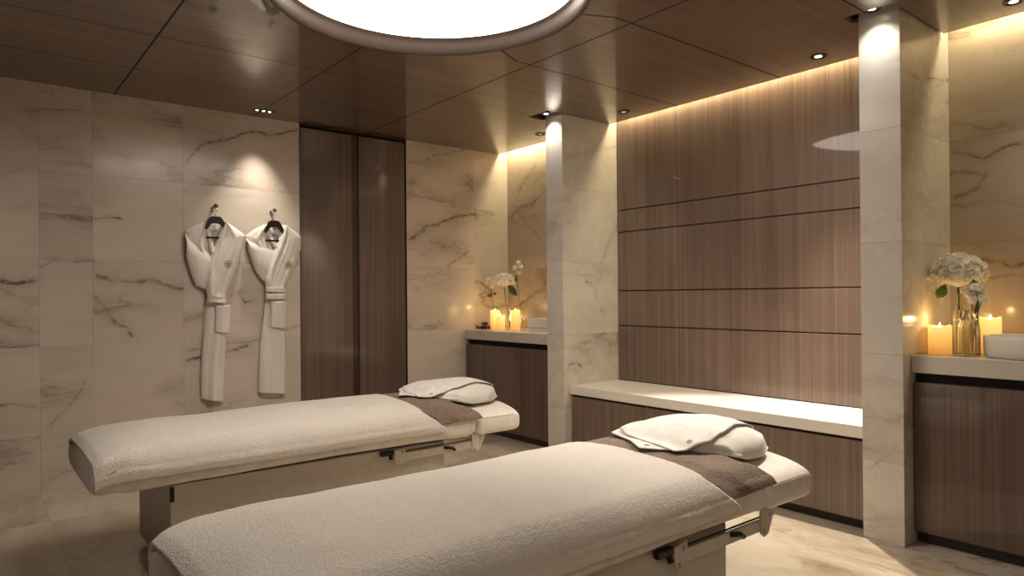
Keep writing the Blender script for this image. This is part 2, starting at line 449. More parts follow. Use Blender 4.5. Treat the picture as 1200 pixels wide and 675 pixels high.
# pillars
for nm, (a, b_) in (('wall_pillar', (RA, RB)), ('wall_pillar', (LA, LB))):
    bm = B(); bm.loops.layers.float_color.new('tile')
    pz = [0, .365, .91, 1.455, 2.0, CE+.11]
    if a == RA: pz = [0, .385, .905, 1.445, 1.99, CE+.11]
    for z0, z1 in zip(pz[:-1], pz[1:]):
        n0 = len(bm.faces); box(bm, XC, XB-.001, a, b_, z0+.0004, z1-.0004, .0007, 1); colour_last(bm, n0, rc())
    struct(nm, bm, M_pil)
# unseen walls closing the room
bm = B(); box(bm, XW-.1, XW, YS-.1, YN+.12, 0, TOP); struct('wall_rear', bm, M_wood_dark)
bm = B(); back(bm, XW-.1, XB+.12, YS-.1, YS, 0, TOP); struct('wall_front', bm, M_left)

# ceiling, with the round opening and the slots over the pillars
LC = (1.64, 2.60); LR = .722
bm = B()
def loop(pts):
    vs = [bm.verts.new(p) for p in pts]; return [bm.edges.new((vs[i], vs[(i+1) % len(vs)])) for i in range(len(vs))]
ed = loop([(XW, YS, CE), (XE, YS, CE), (XE, RA-.012, CE), (3.357, RA-.012, CE), (3.357, RB+.025, CE), (XC-.0005, RB+.025, CE), (XC-.0005, RB+.002, CE), (XE, RB+.002, CE),
           (XE, LA-.002, CE), (XC-.0005, LA-.002, CE), (XC-.0005, LA-.006, CE), (3.318, LA-.006, CE), (3.318, LB+.035, CE), (XC-.0005, LB+.035, CE), (XC-.0005, LB+.002, CE), (XE, LB+.002, CE), (XE, YN, CE), (XW, YN, CE)])
ed += loop([(LC[0]+LR*math.cos(2*PI*k/96), LC[1]+LR*math.sin(2*PI*k/96), CE) for k in range(96)])
bmesh.ops.triangle_fill(bm, edges=ed, use_beauty=True)
for f in bm.faces:
    f.normal_update()
    if f.normal.z > 0: f.normal_flip()
ce = struct('ceiling', bm, M_ceil, keep=True); thick(ce, .02, -1.0)
bm = B(); box(bm, XW-.1, XB+.12, YS-.1, YN+.12, TOP+.0, TOP+.08); struct('ceiling_slab', bm, M_black)
bm = B()  # dark linings of the slots above the pillars
box(bm, 3.30, XC-.001, RA-.03, RA-.013, CE+.021, CE+.12); box(bm, 3.30, 3.356, RA-.03, RB+.05, CE+.021, CE+.12)
box(bm, 3.30, XC-.001, RB+.026, RB+.05, CE+.021, CE+.12); box(bm, 3.30, XE, RA-.03, RB+.05, CE+.121, CE+.13)
box(bm, 3.29, 3.317, LA-.03, LB+.06, CE+.021, CE+.12); box(bm, 3.29, XE, LA-.03, LB+.06, CE+.121, CE+.13)
box(bm, 3.29, XC-.001, LA-.03, LA-.007, CE+.021, CE+.12); box(bm, 3.29, XC-.001, LB+.036, LB+.06, CE+.021, CE+.12)
box(bm, XC, XE, RA-.03, RA-.013, CE+.021, CE+.12)
struct('trim_2', bm, M_black)
# light coves: the up-stand that hides the strip
bm = B()
for a, b_ in ((YS, RA-.04), (RB+.06, LA-.04), (LB+.07, YN)):
    box(bm, XE-.06, XE-.045, a, b_, CE+.0205, TOP-.002)
struct('trim_3', bm, plain('cove_paint', (.7, .62, .5), .8))

# wardrobe doors in the left wall
bm = B(); box(bm, 2.028, 2.966, YN+.050, YN+.12, 0, TOP); box(bm, 2.028, 2.0335, YN+.001, YN+.05, 0, CE-.001); box(bm, 2.961, 2.966, YN+.001, YN+.05, 0, CE-.001)
box(bm, 2.034, 2.9605, YN+.004, YN+.049, CE-.012, CE+.1)
struct('trim_4', bm, M_black)
for i, (a, b_) in enumerate(((2.036, 2.464), (2.524, 2.953))):
    bm = B(); box(bm, a, b_, YN+.004, YN+.03, .02, CE-.028, .0012, 1); struct('door_%d' % (i+1), bm, M_wood_dark)
bm = B(); box(bm, 2.466, 2.522, YN+.018, YN+.035, .02, CE-.026, .001, 1); struct('trim_5', bm, plain('wardrobe_post', (.045, .018, .010), .3, coat=.3))

# ------------------------------------------------------------------ round ceiling light
t = thing('ceiling_light', 'large round white ceiling light in a bronze ring', 'ceiling light', (LC[0], LC[1], CE))
prof = [(.732, -.002), (.730, -.010), (.722, -.013), (.712, -.010), (.700, .002), (.688, .022), (.680, .045), (.677, .066), (.677, .085), (.735, .085), (.735, .001), (.732, -.002)]
prof = [(.7215, .019), (.7215, -.006), (.718, -.011), (.712, -.012), (.706, -.008), (.698, .006), (.690, .028), (.684, .048), (.678, .060), (.668, .068), (.668, .09), (.7205, .09), (.7205, .022)]
bm = lathe(B(), prof, (LC[0], LC[1], CE), 128); obj('ring_trim', bm, M_bronze, t, True)
bm = lathe(B(), [(0, .085), (.25, .0845), (.45, .081), (.6, .074), (.667, .068)], (LC[0], LC[1], CE), 96); obj('diffuser', bm, M_disc, t, True)

def area(name, loc, sx, sy, power, col=(1, .9, .78), rot=(0, 0, 0)):
    l = bpy.data.lights.new(name, 'AREA'); l.shape = 'RECTANGLE'; l.size = sx; l.size_y = sy; l.energy = power; l.color = col
    o = bpy.data.objects.new(name, l); C.objects.link(o); o.location = loc; o.rotation_euler = rot; return o
def spot(name, loc, tgt, power, ang=60, blend=.5, col=(1, .90, .76), r=.02):
    l = bpy.data.lights.new(name, 'SPOT'); l.energy = power; l.spot_size = math.radians(ang); l.spot_blend = blend; l.color = col; l.shadow_soft_size = r
    o = bpy.data.objects.new(name, l); C.objects.link(o); o.location = loc
    o.rotation_euler = (Vector(tgt)-Vector(loc)).to_track_quat('-Z', 'Y').to_euler(); return o
def point(name, loc, power, col=(1, .6, .25), r=.015):
    l = bpy.data.lights.new(name, 'POINT'); l.energy = power; l.color = col; l.shadow_soft_size = r
    o = bpy.data.objects.new(name, l); C.objects.link(o); o.location = loc; return o

# ------------------------------------------------------------------ downlights
def downlight(x, y, label, tgt, power, ang, group, z=CE, r=.042, blend=.6, lens=M_lamp, col=(1, .9, .76)):
    t = thing('downlight', label, 'downlight', (x, y, z), group)
    lathe_p = [(r*.74, .014), (r*.74, -.002), (r*.98, -.004), (r, -.001), (r, .0)]
    obj('bezel', lathe(B(), lathe_p, (x, y, z-.001), 40), M_blackmetal, t, True)
    obj('lens', lathe(B(), [(0, -.003), (r*.3, -.0025), (r*.42, -.001), (r*.42, .010)], (x, y, z-.001), 32), lens, t, True)
    obj('reflector', lathe(B(), [(r*.42, -.001), (r*.74, .0005)], (x, y, z-.001), 32), M_blackmetal, t, True)
    spot('spot', (x, y, z-.012), tgt, power, ang, blend, col)
    return t
G = 'round recessed downlights'
downlight(3.78, 3.37, 'small round recessed downlight beside the left pillar, above left end of marble bench', (3.70, 3.37, 0), 5, 66, G, blend=.9, lens=M_lamp_dim)
downlight(3.78, 1.913, 'bright round recessed downlight over the right end of the marble bench', (2.92, 1.82, 0), 320, 72, G, r=.045, blend=.45)
downlight(3.742, 4.254, 'small round recessed downlight behind the left pillar over the left counter', (3.742, 4.4, 0), 6, 66, G, blend=.9, lens=M_lamp_dim)
downlight(3.79, .995, 'round recessed downlight over the right counter, cut off by the photo corner', (3.79, .93, 0), 7, 66, G, blend=.9)
downlight(3.382, 1.449, 'tilted downlight in the dark slot in front of the right marble pillar', (3.50, 1.452, 0), 9, 120, 'pillar downlights', z=CE+.012, r=.04, col=(1, .94, .86), blend=1.0)
downlight(3.389, 3.784, 'tilted downlight in the dark slot in front of the left marble pillar', (3.50, 3.784, 0), 11, 120, 'pillar downlights', z=CE+.012, r=.04, col=(1, .94, .86), blend=1.0)
# three-lamp linear downlight by the robes
t = thing('linear_downlight', 'small black three-lamp linear downlight in ceiling above the robes', 'downlight', (1.689, 4.91, CE))
bm = B(); box(bm, 1.612, 1.766, 4.894, 4.926, CE-.004, CE-.0005, .0015); obj('housing', bm, M_blackmetal, t)
for k in range(3):
    x = 1.645+.044*k
    obj('lens', lathe(B(), [(0, -.006), (.006, -.0058), (.0095, -.0042)], (x, 4.91, CE), 24), M_lamp, t, True)
spot('robe_spot', (1.689, 4.91, CE-.02), (1.66, 5.05, .7), 52, 66, 1.0)
spot('wall_spot', (-.22, 4.91, CE-.02), (-.2, 5.05, .7), 24, 66, 1.0)

# ------------------------------------------------------------------ cove light
for nm, a, b_ , p in (('cove_a', YS, RA-.01, 17), ('cove_b', RB+.01, LA-.01, 15), ('cove_c', LB+.01, YN-.01, 10.5)):
    area(nm, (XE+.035, (a+b_)/2, CE+.07), .03, (b_-a)*.98, p*.8, (1, .83, .50))
# fill lamps added without fixtures, mostly out of view
area('rear_fill', (.3, -.75, CE-.01), 1.2, 1.2, 15, (1, .88, .74))  # soft overhead fill added behind the camera for the near faces
spot('foot_fill', (-.75, 2.6, CE-.02), (.40, 2.7, .5), 26, 50, 1.0)  # unseen spot added to brighten the foot ends of the beds
point('candle_fill', (4.0, 4.98, 1.0), .35, (1, .55, .2), .03)

# ------------------------------------------------------------------ bench
t = thing('bench', 'low built-in bench with white marble top and brown wood front below panelled wall', 'bench', (3.79, (RB+LA)/2, 0))
bm = B(); bm.loops.layers.float_color.new('tile'); box(bm, 3.513, XB-.0225, RB+.002, LA-.002, .470, .533, .004, 3); obj('bench_top', bm, M_bench, t)
bm = B(); box(bm, 3.530, 3.552, RB+.003, LA-.003, .055, .452, .0015, 1); obj('front_panel', bm, M_wood, t)
bm = B(); box(bm, 3.556, 4.04, RB+.004, LA-.004, .045, .469); box(bm, 3.575, 4.04, RB+.004, LA-.004, 0.0005, .044); obj('plinth', bm, M_plinth, t)

# ------------------------------------------------------------------ counters
def counter(y0, y1, doors, label):
    t = thing('vanity_counter', label, 'counter', (3.8, (y0+y1)/2, 0), 'niche counters')
    bm = B(); bm.loops.layers.float_color.new('tile'); box(bm, 3.55, XB-.001, y0+.002, y1-.002, .818, .90, .003, 2); obj('counter_top', bm, M_counter, t)
    bm = B(); box(bm, 3.60, XB-.002, y0+.004, y1-.004, .05, .817); obj('carcass', bm, M_black, t)
    ds = [y0+.004]+doors+[y1-.004]
    for a, b_ in zip(ds[:-1], ds[1:]):
        bm = B(); box(bm, 3.563, 3.598, a+.0015, b_-.0015, .058, .772, .001, 1); obj('cabinet_door', bm, M_wood_dark, t)
    bm = B(); box(bm, 3.60, 4.0, y0+.004, y1-.004, .0005, .049); obj('plinth', bm, M_plinth, t)
    return t
counter(LB, YN-.012, [4.48], 'marble-topped wood counter in the left niche beyond the pillar')
counter(-.35, RA, [.45], 'marble-topped wood counter in the right niche at the photo edge')

# ------------------------------------------------------------------ candles and glass
def candle(x, y, r, h, label, group, pw=.5):
    t = thing('pillar_candle', label, 'candle', (x, y, .90), group)
    bm = B(); seg = 40
    def rim(k): return .0035*math.sin(2*PI*k/seg*2+x*30)+.002*math.sin(2*PI*k/seg*3+1)
    pr = [(0, 0), (r*.97, 0), (r, .004), (r, h-.004), (r*.95, h), (r*.82, h-.003), (r*.62, h-.014), (r*.2, h-.018), (0, h-.018)]
    rings = []
    for q, (rr, z) in enumerate(pr):
        if rr == 0: rings.append([bm.verts.new((x, y, .9005+z))])
        else: rings.append([bm.verts.new((x+rr*math.cos(2*PI*k/seg), y+rr*math.sin(2*PI*k/seg), .9005+z+(rim(k)*1.3 if 3 <= q <= 5 else 0))) for k in range(seg)])
    for a, b_ in zip(rings[:-1], rings[1:]):
        for k in range(seg):
            k2 = (k+1) % seg
            if len(a) == 1: bm.faces.new((a[0], b_[k2], b_[k]))
            elif len(b_) == 1: bm.faces.new((a[k], a[k2], b_[0]))
            else: bm.faces.new((a[k], a[k2], b_[k2], b_[k]))
    obj('wax', bm, M_wax, t, True)
    obj('flame', lathe(B(), [(0, -.016), (.004, -.012), (.0055, -.004), (.004, .006), (0, .016)], (x, y, .9005+h), 12), M_flame, t, True)
    point('candle_glow', (x, y, .9005+h+.03), pw, (1, .62, .24), .012)
    return t
G = 'lit candles on the left counter'
candle(3.755, 4.905, .044, .172, 'tall lit cream candle on the left counter, leftmost beside the seed pods', G, .42)
candle(3.690, 4.745, .041, .132, 'shortest lit cream candle, in the middle of the three on the left counter', G, .42)
candle(3.775, 4.640, .044, .175, 'tall lit cream candle on the left counter, nearest the white box', G, .42)
G = 'lit candles on the right counter'
candle(3.72, 1.290, 0.050, .138, 'wide lit candle on the right counter beside the marble pillar', G, .55)
candle(3.915, 1.135, .045, .176, 'lit candle behind the glass vases and stone basin on right counter', G, .35)

def vase(x, y, r, h, neck_r, neck_z, label, group, cut=True):
    t = thing('glass_vase', label, 'vase', (x, y, .90), group)
    zz = .9005
    out = [(0, 0), (r*.9, 0), (r, .006), (r, neck_z*.55), (r*.97, neck_z*.75), (r*.8, neck_z*.9), (neck_r*1.15, neck_z), (neck_r, neck_z+.01), (neck_r, h-.006), (neck_r*1.15, h)]
    bm = B(); seg = 96; rows = []
    # dense rings for the cut diamond relief
    def rad(z):
        z0 = None
        for (ra, za), (rb, zb) in zip(out[1:-1], out[2:]):
            if za <= z <= zb: return ra+(rb-ra)*(z-za)/max(zb-za, 1e-6)
        return out[-1][0]
    zs_ = [h*k/60 for k in range(61)]
    outer = []
    for z in zs_:
        ring = []
        for k in range(seg):
            th = 2*PI*k/seg; rr = rad(z)
            if cut and .008 < z < neck_z*.9: rr += .0034*math.sin(9*th+z*330)*math.sin(9*th-z*330)
            ring.append(bm.verts.new((x+rr*math.cos(th), y+rr*math.sin(th), zz+z)))
        outer.append(ring)
    inner = []
    for z in reversed(zs_[3:]):
        rr = max(rad(z)-.003, .004); inner.append([bm.verts.new((x+rr*math.cos(2*PI*k/seg), y+rr*math.sin(2*PI*k/seg), zz+z)) for k in range(seg)])
    al = outer+inner
    for a, b_ in zip(al[:-1], al[1:]):
        for k in range(seg): bm.faces.new((a[k], a[(k+1) % seg], b_[(k+1) % seg], b_[k]))
    bm.faces.new(al[0][::-1]); bm.faces.new(al[-1])
    obj('glass_body', bm, M_cutglass if cut else M_glass, t, True)
    return t
vase(3.80, 1.222, .040, .30, .017, .235, 'taller cut-glass bottle vase on the right counter beside the wide candle', 'cut-glass vases on the right counter')
vase(3.69, 1.158, .045, .215, .022, .185, 'shorter cut-glass vase on the right counter in front of the basin', 'cut-glass vases on the right counter')
vase(3.83, 4.980, .028, .20, .012, .10, 'clear glass bud vase behind the leftmost candle of left counter', 'clear bud vases on the left counter', False)
vase(3.87, 4.83, .03, .20, .014, .10, 'clear glass vase behind the middle candle of left counter', 'clear bud vases on the left counter', False)
vase(3.88, 4.66, .03, .20, .013, .10, 'clear glass bud vase behind the candle nearest the white box', 'clear bud vases on the left counter', False)

# flowers
def petal(bm, c, n, s, rnd):
    n = n.normalized(); a = n.orthogonal().normalized(); a.rotate(Matrix.Rotation(rnd.random()*2*PI, 3, n)); b_ = n.cross(a)
    cup = rnd.uniform(.2, .6)
    vs = []
    for i in range(4):
        for j in range(4):
            u, v = i/3*2-1, j/3*2-1
            w = math.sqrt(max(0, 1-.5*v*v)); w2 = math.sqrt(max(0, 1-.5*u*u))
            p = c + a*(u*w*s) + b_*(v*w2*s) + n*(cup*s*(u*u+v*v)*.6 + rnd.uniform(-.1, .1)*s)
            vs.append(bm.verts.new(p))
    for i in range(3):
        for j in range(3): bm.faces.new((vs[i*4+j], vs[i*4+j+1], vs[(i+1)*4+j+1], vs[(i+1)*4+j]))
def bloom_bm(c, rx, ry, rz, n, s, seed, lower=-.35):
    rnd = random.Random(seed); bm = B(); c = Vector(c)
    for k in range(n):
        z = 1-(k+.5)/n*(1-lower); th = k*2.39996+rnd.uniform(-.2, .2); q = math.sqrt(max(0, 1-z*z))
        d = Vector((q*math.cos(th), q*math.sin(th), z)); f = rnd.uniform(.82, 1.06)
        p = c+Vector((d.x*rx*f, d.y*ry*f, d.z*rz*f))
        nn = (d+Vector((rnd.uniform(-.6, .6), rnd.uniform(-.6, .6), rnd.uniform(-.6, .6)))).normalized()
        petal(bm, p, nn, s*rnd.uniform(.8, 1.2), rnd)
    lathe(bm, [(0, -.75*rz), (.6*rx, -.45*rz), (.82*rx, 0), (.65*rx, .5*rz), (0, .82*rz)], c, 24)
    return bm
def leaf_bm(bm, base, tip, width, droop=.01):
    base, tip = Vector(base), Vector(tip); d = tip-base; s = d.cross(Vector((.6, .78, 0))).normalized() if abs(d.normalized().z) < .95 else Vector((.78, -.62, 0))
    def fn(u, v):
        w = width*math.sin(PI*min(1, u*.97+.015))**.8*(1-.25*u)
        return base+d*u+s*(v-.5)*w*2+Vector((0, 0, -droop*math.sin(PI*u)+abs(v-.5)*width*.3))
    grid(bm, fn, 10, 4); return bm
def curve_pts(a, b_, bow, n=8):
    a, b_ = Vector(a), Vector(b_); bow = Vector(bow)
    return [a.lerp(b_, k/n)+bow*math.sin(PI*k/n) for k in range(n+1)]

# right hydrangea
hc = at(1122.5, 321, 'X', 3.80)
t = thing('hydrangea', 'big white hydrangea bloom in the taller cut-glass vase on right counter', 'flower', (3.80, 1.222, .905))
obj('bloom', bloom_bm(hc, .108, .108, .088, 330, .020, 3), M_petal, t, True)
obj('stem', tube(B(), curve_pts((3.80, 1.222, .93), hc-Vector((0, 0, .05)), (.003, .004, 0)), .0048), M_stem, t, True)
obj('leaf', leaf_bm(B(), hc+Vector((-.01, .05, -.055)), at(1097, 350, 'X', 3.78), .032), M_leaf, t, True)
obj('leaf', leaf_bm(B(), hc+Vector((0, -.05, -.05)), at(1149, 324, 'X', 3.78), .026), M_leaf, t, True)
# right small blossoms
t = thing('blossom_sprig', 'small white blossoms in the shorter cut-glass vase on right counter', 'flower', (3.70, 1.142, .905))
for k, (u, v, s) in enumerate(((1144, 337, .020), (1137, 345, .022), (1148, 340, .020), (1141, 352, .020), (1151, 351, .023), (1146, 346, .019), (1132, 341, .017))):
    c = at(u, v, 'X', 3.70+.012*(k % 3))
    obj('blossom', bloom_bm(c, s, s, s*.85, 34, .009, 40+k, -.6), M_petal, t, True)
    if k < 5: obj('stem', tube(B(), curve_pts((3.70+.004*(k-2), 1.142, .93), c, (.0, .006*(k-2), 0)), .002, 6), M_stem, t, True)
obj('leaf', leaf_bm(B(), at(1142, 368, 'X', 3.70), at(1147, 350, 'X', 3.69), .012), M_leaf, t, True)
# left hydrangea
hc = at(591, 330, 'X', 3.85)
t = thing('hydrangea', 'white hydrangea bloom above the candles on the left counter', 'flower', (3.87, 4.83, .905))
obj('bloom', bloom_bm(hc, .095, .095, .066, 220, .017, 5), M_petal, t, True)
obj('stem', tube(B(), curve_pts((3.87, 4.83, .93), hc-Vector((0, 0, .04)), (.0, .012, 0)), .004), M_stem, t, True)
obj('leaf', leaf_bm(B(), hc+Vector((0, -.06, -.03)), at(606, 347, 'X', 3.84), .032), M_leaf, t, True)
def sprig(base, pts, leaves, label, top, X=3.86):
    t = thing('blossom_sprig', label, 'flower', base, 'blossom sprigs on the left counter')
    b0 = Vector(base)+Vector((0, 0, .03)); fork = at(*top, 'X', X)
    obj('stem', tube(B(), curve_pts(b0, fork, (.0, .0, 0)), .0030, 6), M_stem, t, True)
    for k, (u, v) in enumerate(pts):
        c = at(u, v, 'X', X+.01*(k % 2))
        obj('blossom', bloom_bm(c, .019, .019, .018, 26, .0085, 70+k, -.8), M_petal, t, True)
        obj('stem', tube(B(), curve_pts(fork, c, (0, .004, 0), 4), .0018, 5), M_stem, t, True)
    for a, b_ in leaves: obj('leaf', leaf_bm(B(), at(*a, 'X', X), at(*b_, 'X', X-.01), .016), M_leaf, t, True)
sprig((3.83, 4.980, .905), [(571, 332), (575.5, 336), (573, 327.5)], [((577, 344), (571, 347)), ((577.5, 344), (582, 343))], 'sprig of small white blossoms above the seed pods on left counter', (576, 343), 3.765)
sprig((3.88, 4.66, .905), [(604, 314), (607.5, 319.5), (608, 308), (610, 312.5)], [((605.5, 330), (604.5, 324)), ((605, 345), (600, 337))], 'tall sprig of small white blossoms right of the left hydrangea', (605.5, 327))
# seed pods
t = thing('dried_seed_pods', 'small pile of dark dried seed pods at left end of left counter', 'seed pods', (3.72, 5.0, .90))
rnd = random.Random(4)
for k in range(7):
    bm = B(); cx, cy, cz = 3.70+rnd.uniform(-.035, .045), 5.015+rnd.uniform(-.065, .045), .918+.016*(k % 3)
    bmesh.ops.create_icosphere(bm, subdivisions=3, radius=.020)
    ax = rnd.uniform(0, PI)
    for v in bm.verts:
        n_ = noise.noise(v.co*90+Vector((k, 0, 0))); v.co = v.co*(1+.35*n_); v.co = Vector((v.co.x*1.5, v.co.y*.8, v.co.z*.75))
        v.co.rotate(Matrix.Rotation(ax, 3, 'Z')); v.co += Vector((cx, cy, cz))
    obj('seed_pod', bm, M_seed, t, True)
bm = B(); leaf_bm(bm, (3.69, 5.04, .912), (3.66, 5.075, .935), .014); obj('dry_leaf', bm, M_seed, t, True)
# white box / lid
t = thing('stone_box', 'white lidded stone box at right end of the left counter', 'box', (3.86, 4.36, .90))
bm = B(); bm.loops.layers.float_color.new('tile'); box(bm, 3.775, 3.98, 4.25, 4.455, .9005, .928, .003); obj('box_body', bm, M_white_stone, t)
bm = B(); bm.loops.layers.float_color.new('tile'); box(bm, 3.772, 3.983, 4.247, 4.458, .930, 1.008, .004); obj('lid', bm, M_white_stone, t)
# basin
t = thing('stone_basin', 'round white marble vessel basin on the right counter at photo edge', 'basin', (3.80, .90, .90))
bm = B(); bm.loops.layers.float_color.new('tile')
R0 = .218
lathe(bm, [(0, 0), (R0-.012, 0), (R0-.004, .006), (R0, .03), (R0, .093), (R0-.003, .098), (R0-.012, .098), (R0-.016, .094), (R0-.022, .05), (R0-.06, .022), (0, .018)], (3.80, .905, .9005), 96)
obj('bowl', bm, M_white_stone, t, True)
obj('drain', lathe(B(), [(0, .004), (.02, .004), (.023, .001), (.023, 0)], (3.80, .905, .9195), 32), M_chrome, t, True)

# ------------------------------------------------------------------ treatment beds
# bed-local frame: x along the room, y across the bed (0 = centre, -.37 = side toward the camera)
def crown(y, w=.37): return .047*(1-min(1, abs(y)/w)**2.6)
def footdrop(x):
    d = .56-x
    return 0 if d <= 0 else .055*(d/.15)**2
def cross(s, x, off):
    """point on the draped outline; s in 0..1 from near hem over the top to far hem; off = lift above mattress"""
    w = .372+off*.6
    q = max(0, min(1, (x-.42)/.25)); q = q*q*(3-2*q)
    zt = .566+off; rr = .032+.040*q
    # arc pieces: side up, corner arc, top, corner arc, side down
    side = max(.012, .579-rr-(.468+.0*x)-.0) if off > .012 else .055
    L1, L2, L3 = side, rr*PI/2, 2*(w-rr)
    tot = 2*L1+2*L2+L3; d = s*tot
    mir = d > tot/2
    if mir: d = tot-d
    if d < L1: y, z = -w-.003*math.sin(d*40), zt-rr-(L1-d)
    elif d < L1+L2:
        a = (d-L1)/rr; y, z = -w+rr*(1-math.cos(a)), zt-rr+rr*math.sin(a)
    else: y, z = -w+rr+(d-L1-L2), zt
    z += crown(y, w)*min(1, max(0, (z-(zt-rr))/rr))*(.35+.65*q)
    if mir: y = -y
    return y, z
def pad(bm, x0, x1, hw, z0, z1, r, crown_h, ny=56, nx=50, endr=None, y0=0):
    """an upholstered pad with a rounded rim and crowned top"""
    endr = endr or r; rows = []
    prof = []
    hz = (z1-z0)/2; zc = (z0+z1)/2
    for k in range(ny):
        a = 2*PI*k/ny; c, s = math.cos(a), math.sin(a); e = 2/7.
        prof.append((math.copysign(abs(c)**e, c), math.copysign(abs(s)**(2/4.5), s)))
    xs = []
    for i in range(nx+1):
        xs.append(i/nx)
    for t_ in xs:
        # denser near the ends
        x = x0+(x1-x0)*(.5-.5*math.cos(PI*t_))
        de = min(x-x0, x1-x); ins = 0
        if de < endr: q = 1-de/endr; ins = endr*(1-math.sqrt(max(0, 1-q*q)))
        row = []
        for (py, pz) in prof:
            y = py*(hw-ins*.6); zz = zc+pz*max(.004, hz-ins*.85)
            if pz > 0: zz += crown_h*(1-min(1, abs(y)/hw)**2.6)*min(1, de/endr*.5+.5)*pz
            row.append(bm.verts.new((x, y+y0, zz)))
        rows.append(row)
    for a, b_ in zip(rows[:-1], rows[1:]):
        for k in range(ny): bm.faces.new((a[k], a[(k+1) % ny], b_[(k+1) % ny], b_[k]))
    bm.faces.new(rows[0][::-1]); bm.faces.new(rows[-1])
    return bm
def nz(x, y, z, s, seed=0): return noise.noise(Vector((x*s+seed, y*s, z*s)))

def make_bed(yc, label):
    t = thing('massage_table', label, 'massage table', (1.37, yc, 0), 'massage tables')
    def put(bm): bmesh.ops.translate(bm, verts=bm.verts, vec=(0, yc, 0)); return bm
    bm = B(); box(bm, .684, 2.06, -.315, .335, .035, .411, .006, 3); obj('base', put(bm), M_base, t)
    bm = B(); box(bm, .72, 2.03, -.29, .31, .0005, .034); obj('plinth', put(bm), M_plinth, t)
    bm = B(); box(bm, .6835, .700, -.3175, -.300, .34, .405, .002); obj('latch_slot', put(bm), M_blackmetal, t)
    bm = B(); box(bm, .60, 2.20, -.27, .27, .398, .4115, .003); obj('frame', put(bm), M_steel, t)
    # mattress with slack fitted sheet
    bm = pad(B(), 0.390, 2.245, .372, .412, .560, .045, .040, nx=90, endr=.04)
    for v in bm.verts:
        q = max(0, min(1, (v.co.x-.42)/.35)); q = q*q*(3-2*q)
        if v.co.z > .50: v.co.z -= .026*(1-q)*min(1, (v.co.z-.50)/.05)
        if v.co.z < .50 and .5 < v.co.x < 2.2 and v.co.y < 0:
            k = (.50-v.co.z)/.07
            v.co.z += k*(.010*nz(v.co.x, 0, 0, 2.6, yc)+.006*math.sin(v.co.x*3.1+yc)); v.co.y -= .004*k*math.sin(v.co.x*9+v.co.z*60)
    obj('mattress', put(bm), M_sheet, t, True)
    # headrest
    bm = pad(B(), 2.248, 2.565, .368, .405, .535, .035, .038, nx=60, endr=.035)
    hr = obj('headrest', put(bm), M_uph, t, True)
    bm = tube(B(), [(2.275+.24*k/20, -.3655, .515) for k in range(21)], .0018, 6)
    obj('piping', put(bm), M_uph, hr, True)
    # hinge side rails (both sides)
    for sgn in (-1, 1):
        yy = sgn*.335
        r_ = B(); box(r_, 1.765, 2.25, yy-.006, yy+.006, .345, .388, .004); 
        br = obj('side_rail', put(r_), M_steel, t)
        r_ = B(); box(r_, 1.80, 2.24, yy-.004, yy+.004, .394, .398, .001); obj('slot_shade', put(r_), M_blackmetal, br)  # black strip standing in for the shaded slot above the rail
        r_ = B()
        pts = [(1.735, .405), (1.80, .418), (1.80, .36), (1.775, .333), (1.748, .333), (1.738, .35)]
        f = [r_.verts.new((x, yy+.006*sgn, z)) for x, z in pts]; r_.faces.new(f)
        e = bmesh.ops.extrude_face_region(r_, geom=r_.faces[:]); bmesh.ops.translate(r_, verts=[v for v in e['geom'] if isinstance(v, bmesh.types.BMVert)], vec=(0, .006*sgn, 0))
        obj('hinge_plate', put(r_), M_steel, t)
        r_ = B(); pts = [(2.225, .425), (2.325, .425), (2.29, .36), (2.275, .333), (2.25, .325), (2.228, .34)]
        f = [r_.verts.new((x, yy+.006*sgn, z)) for x, z in pts]; r_.faces.new(f)
        e = bmesh.ops.extrude_face_region(r_, geom=r_.faces[:]); bmesh.ops.translate(r_, verts=[v for v in e['geom'] if isinstance(v, bmesh.types.BMVert)], vec=(0, .006*sgn, 0))
        obj('hinge_plate', put(r_), M_steel, t)
        for bx, bz in ((1.785, .398), (1.762, .345), (2.25, .345), (2.285, .398)):
            r_ = cyl(B(), (bx, yy+.010*sgn, bz), (bx, yy+.018*sgn, bz), .0095, 20); cyl(r_, (bx, yy+.018*sgn, bz), (bx, yy+.021*sgn, bz), .005, 6)
            obj('bolt', put(r_), M_steel, t)
        # release levers
        r_ = tube(B(), [(2.045, yy+.004*sgn, .378), (2.06, yy+.014*sgn, .377), (2.085, yy+.018*sgn, .374), (2.105, yy+.020*sgn, .360)], .009, 10)
        obj('lever', put(r_), M_blackmetal, t, True)
        r_ = B(); box(r_, 1.66, 1.735, yy-.01, yy+.012, .385, .41, .004); cyl(r_, (1.715, yy, .392), (1.718, yy+.012*sgn, .365), .010)
        obj('lever', put(r_), M_blackmetal, t)
    return t
LABS = (('massage table with white blanket nearest the camera', 1.70), ('massage table with white blanket farther away, below the robes', 3.475))
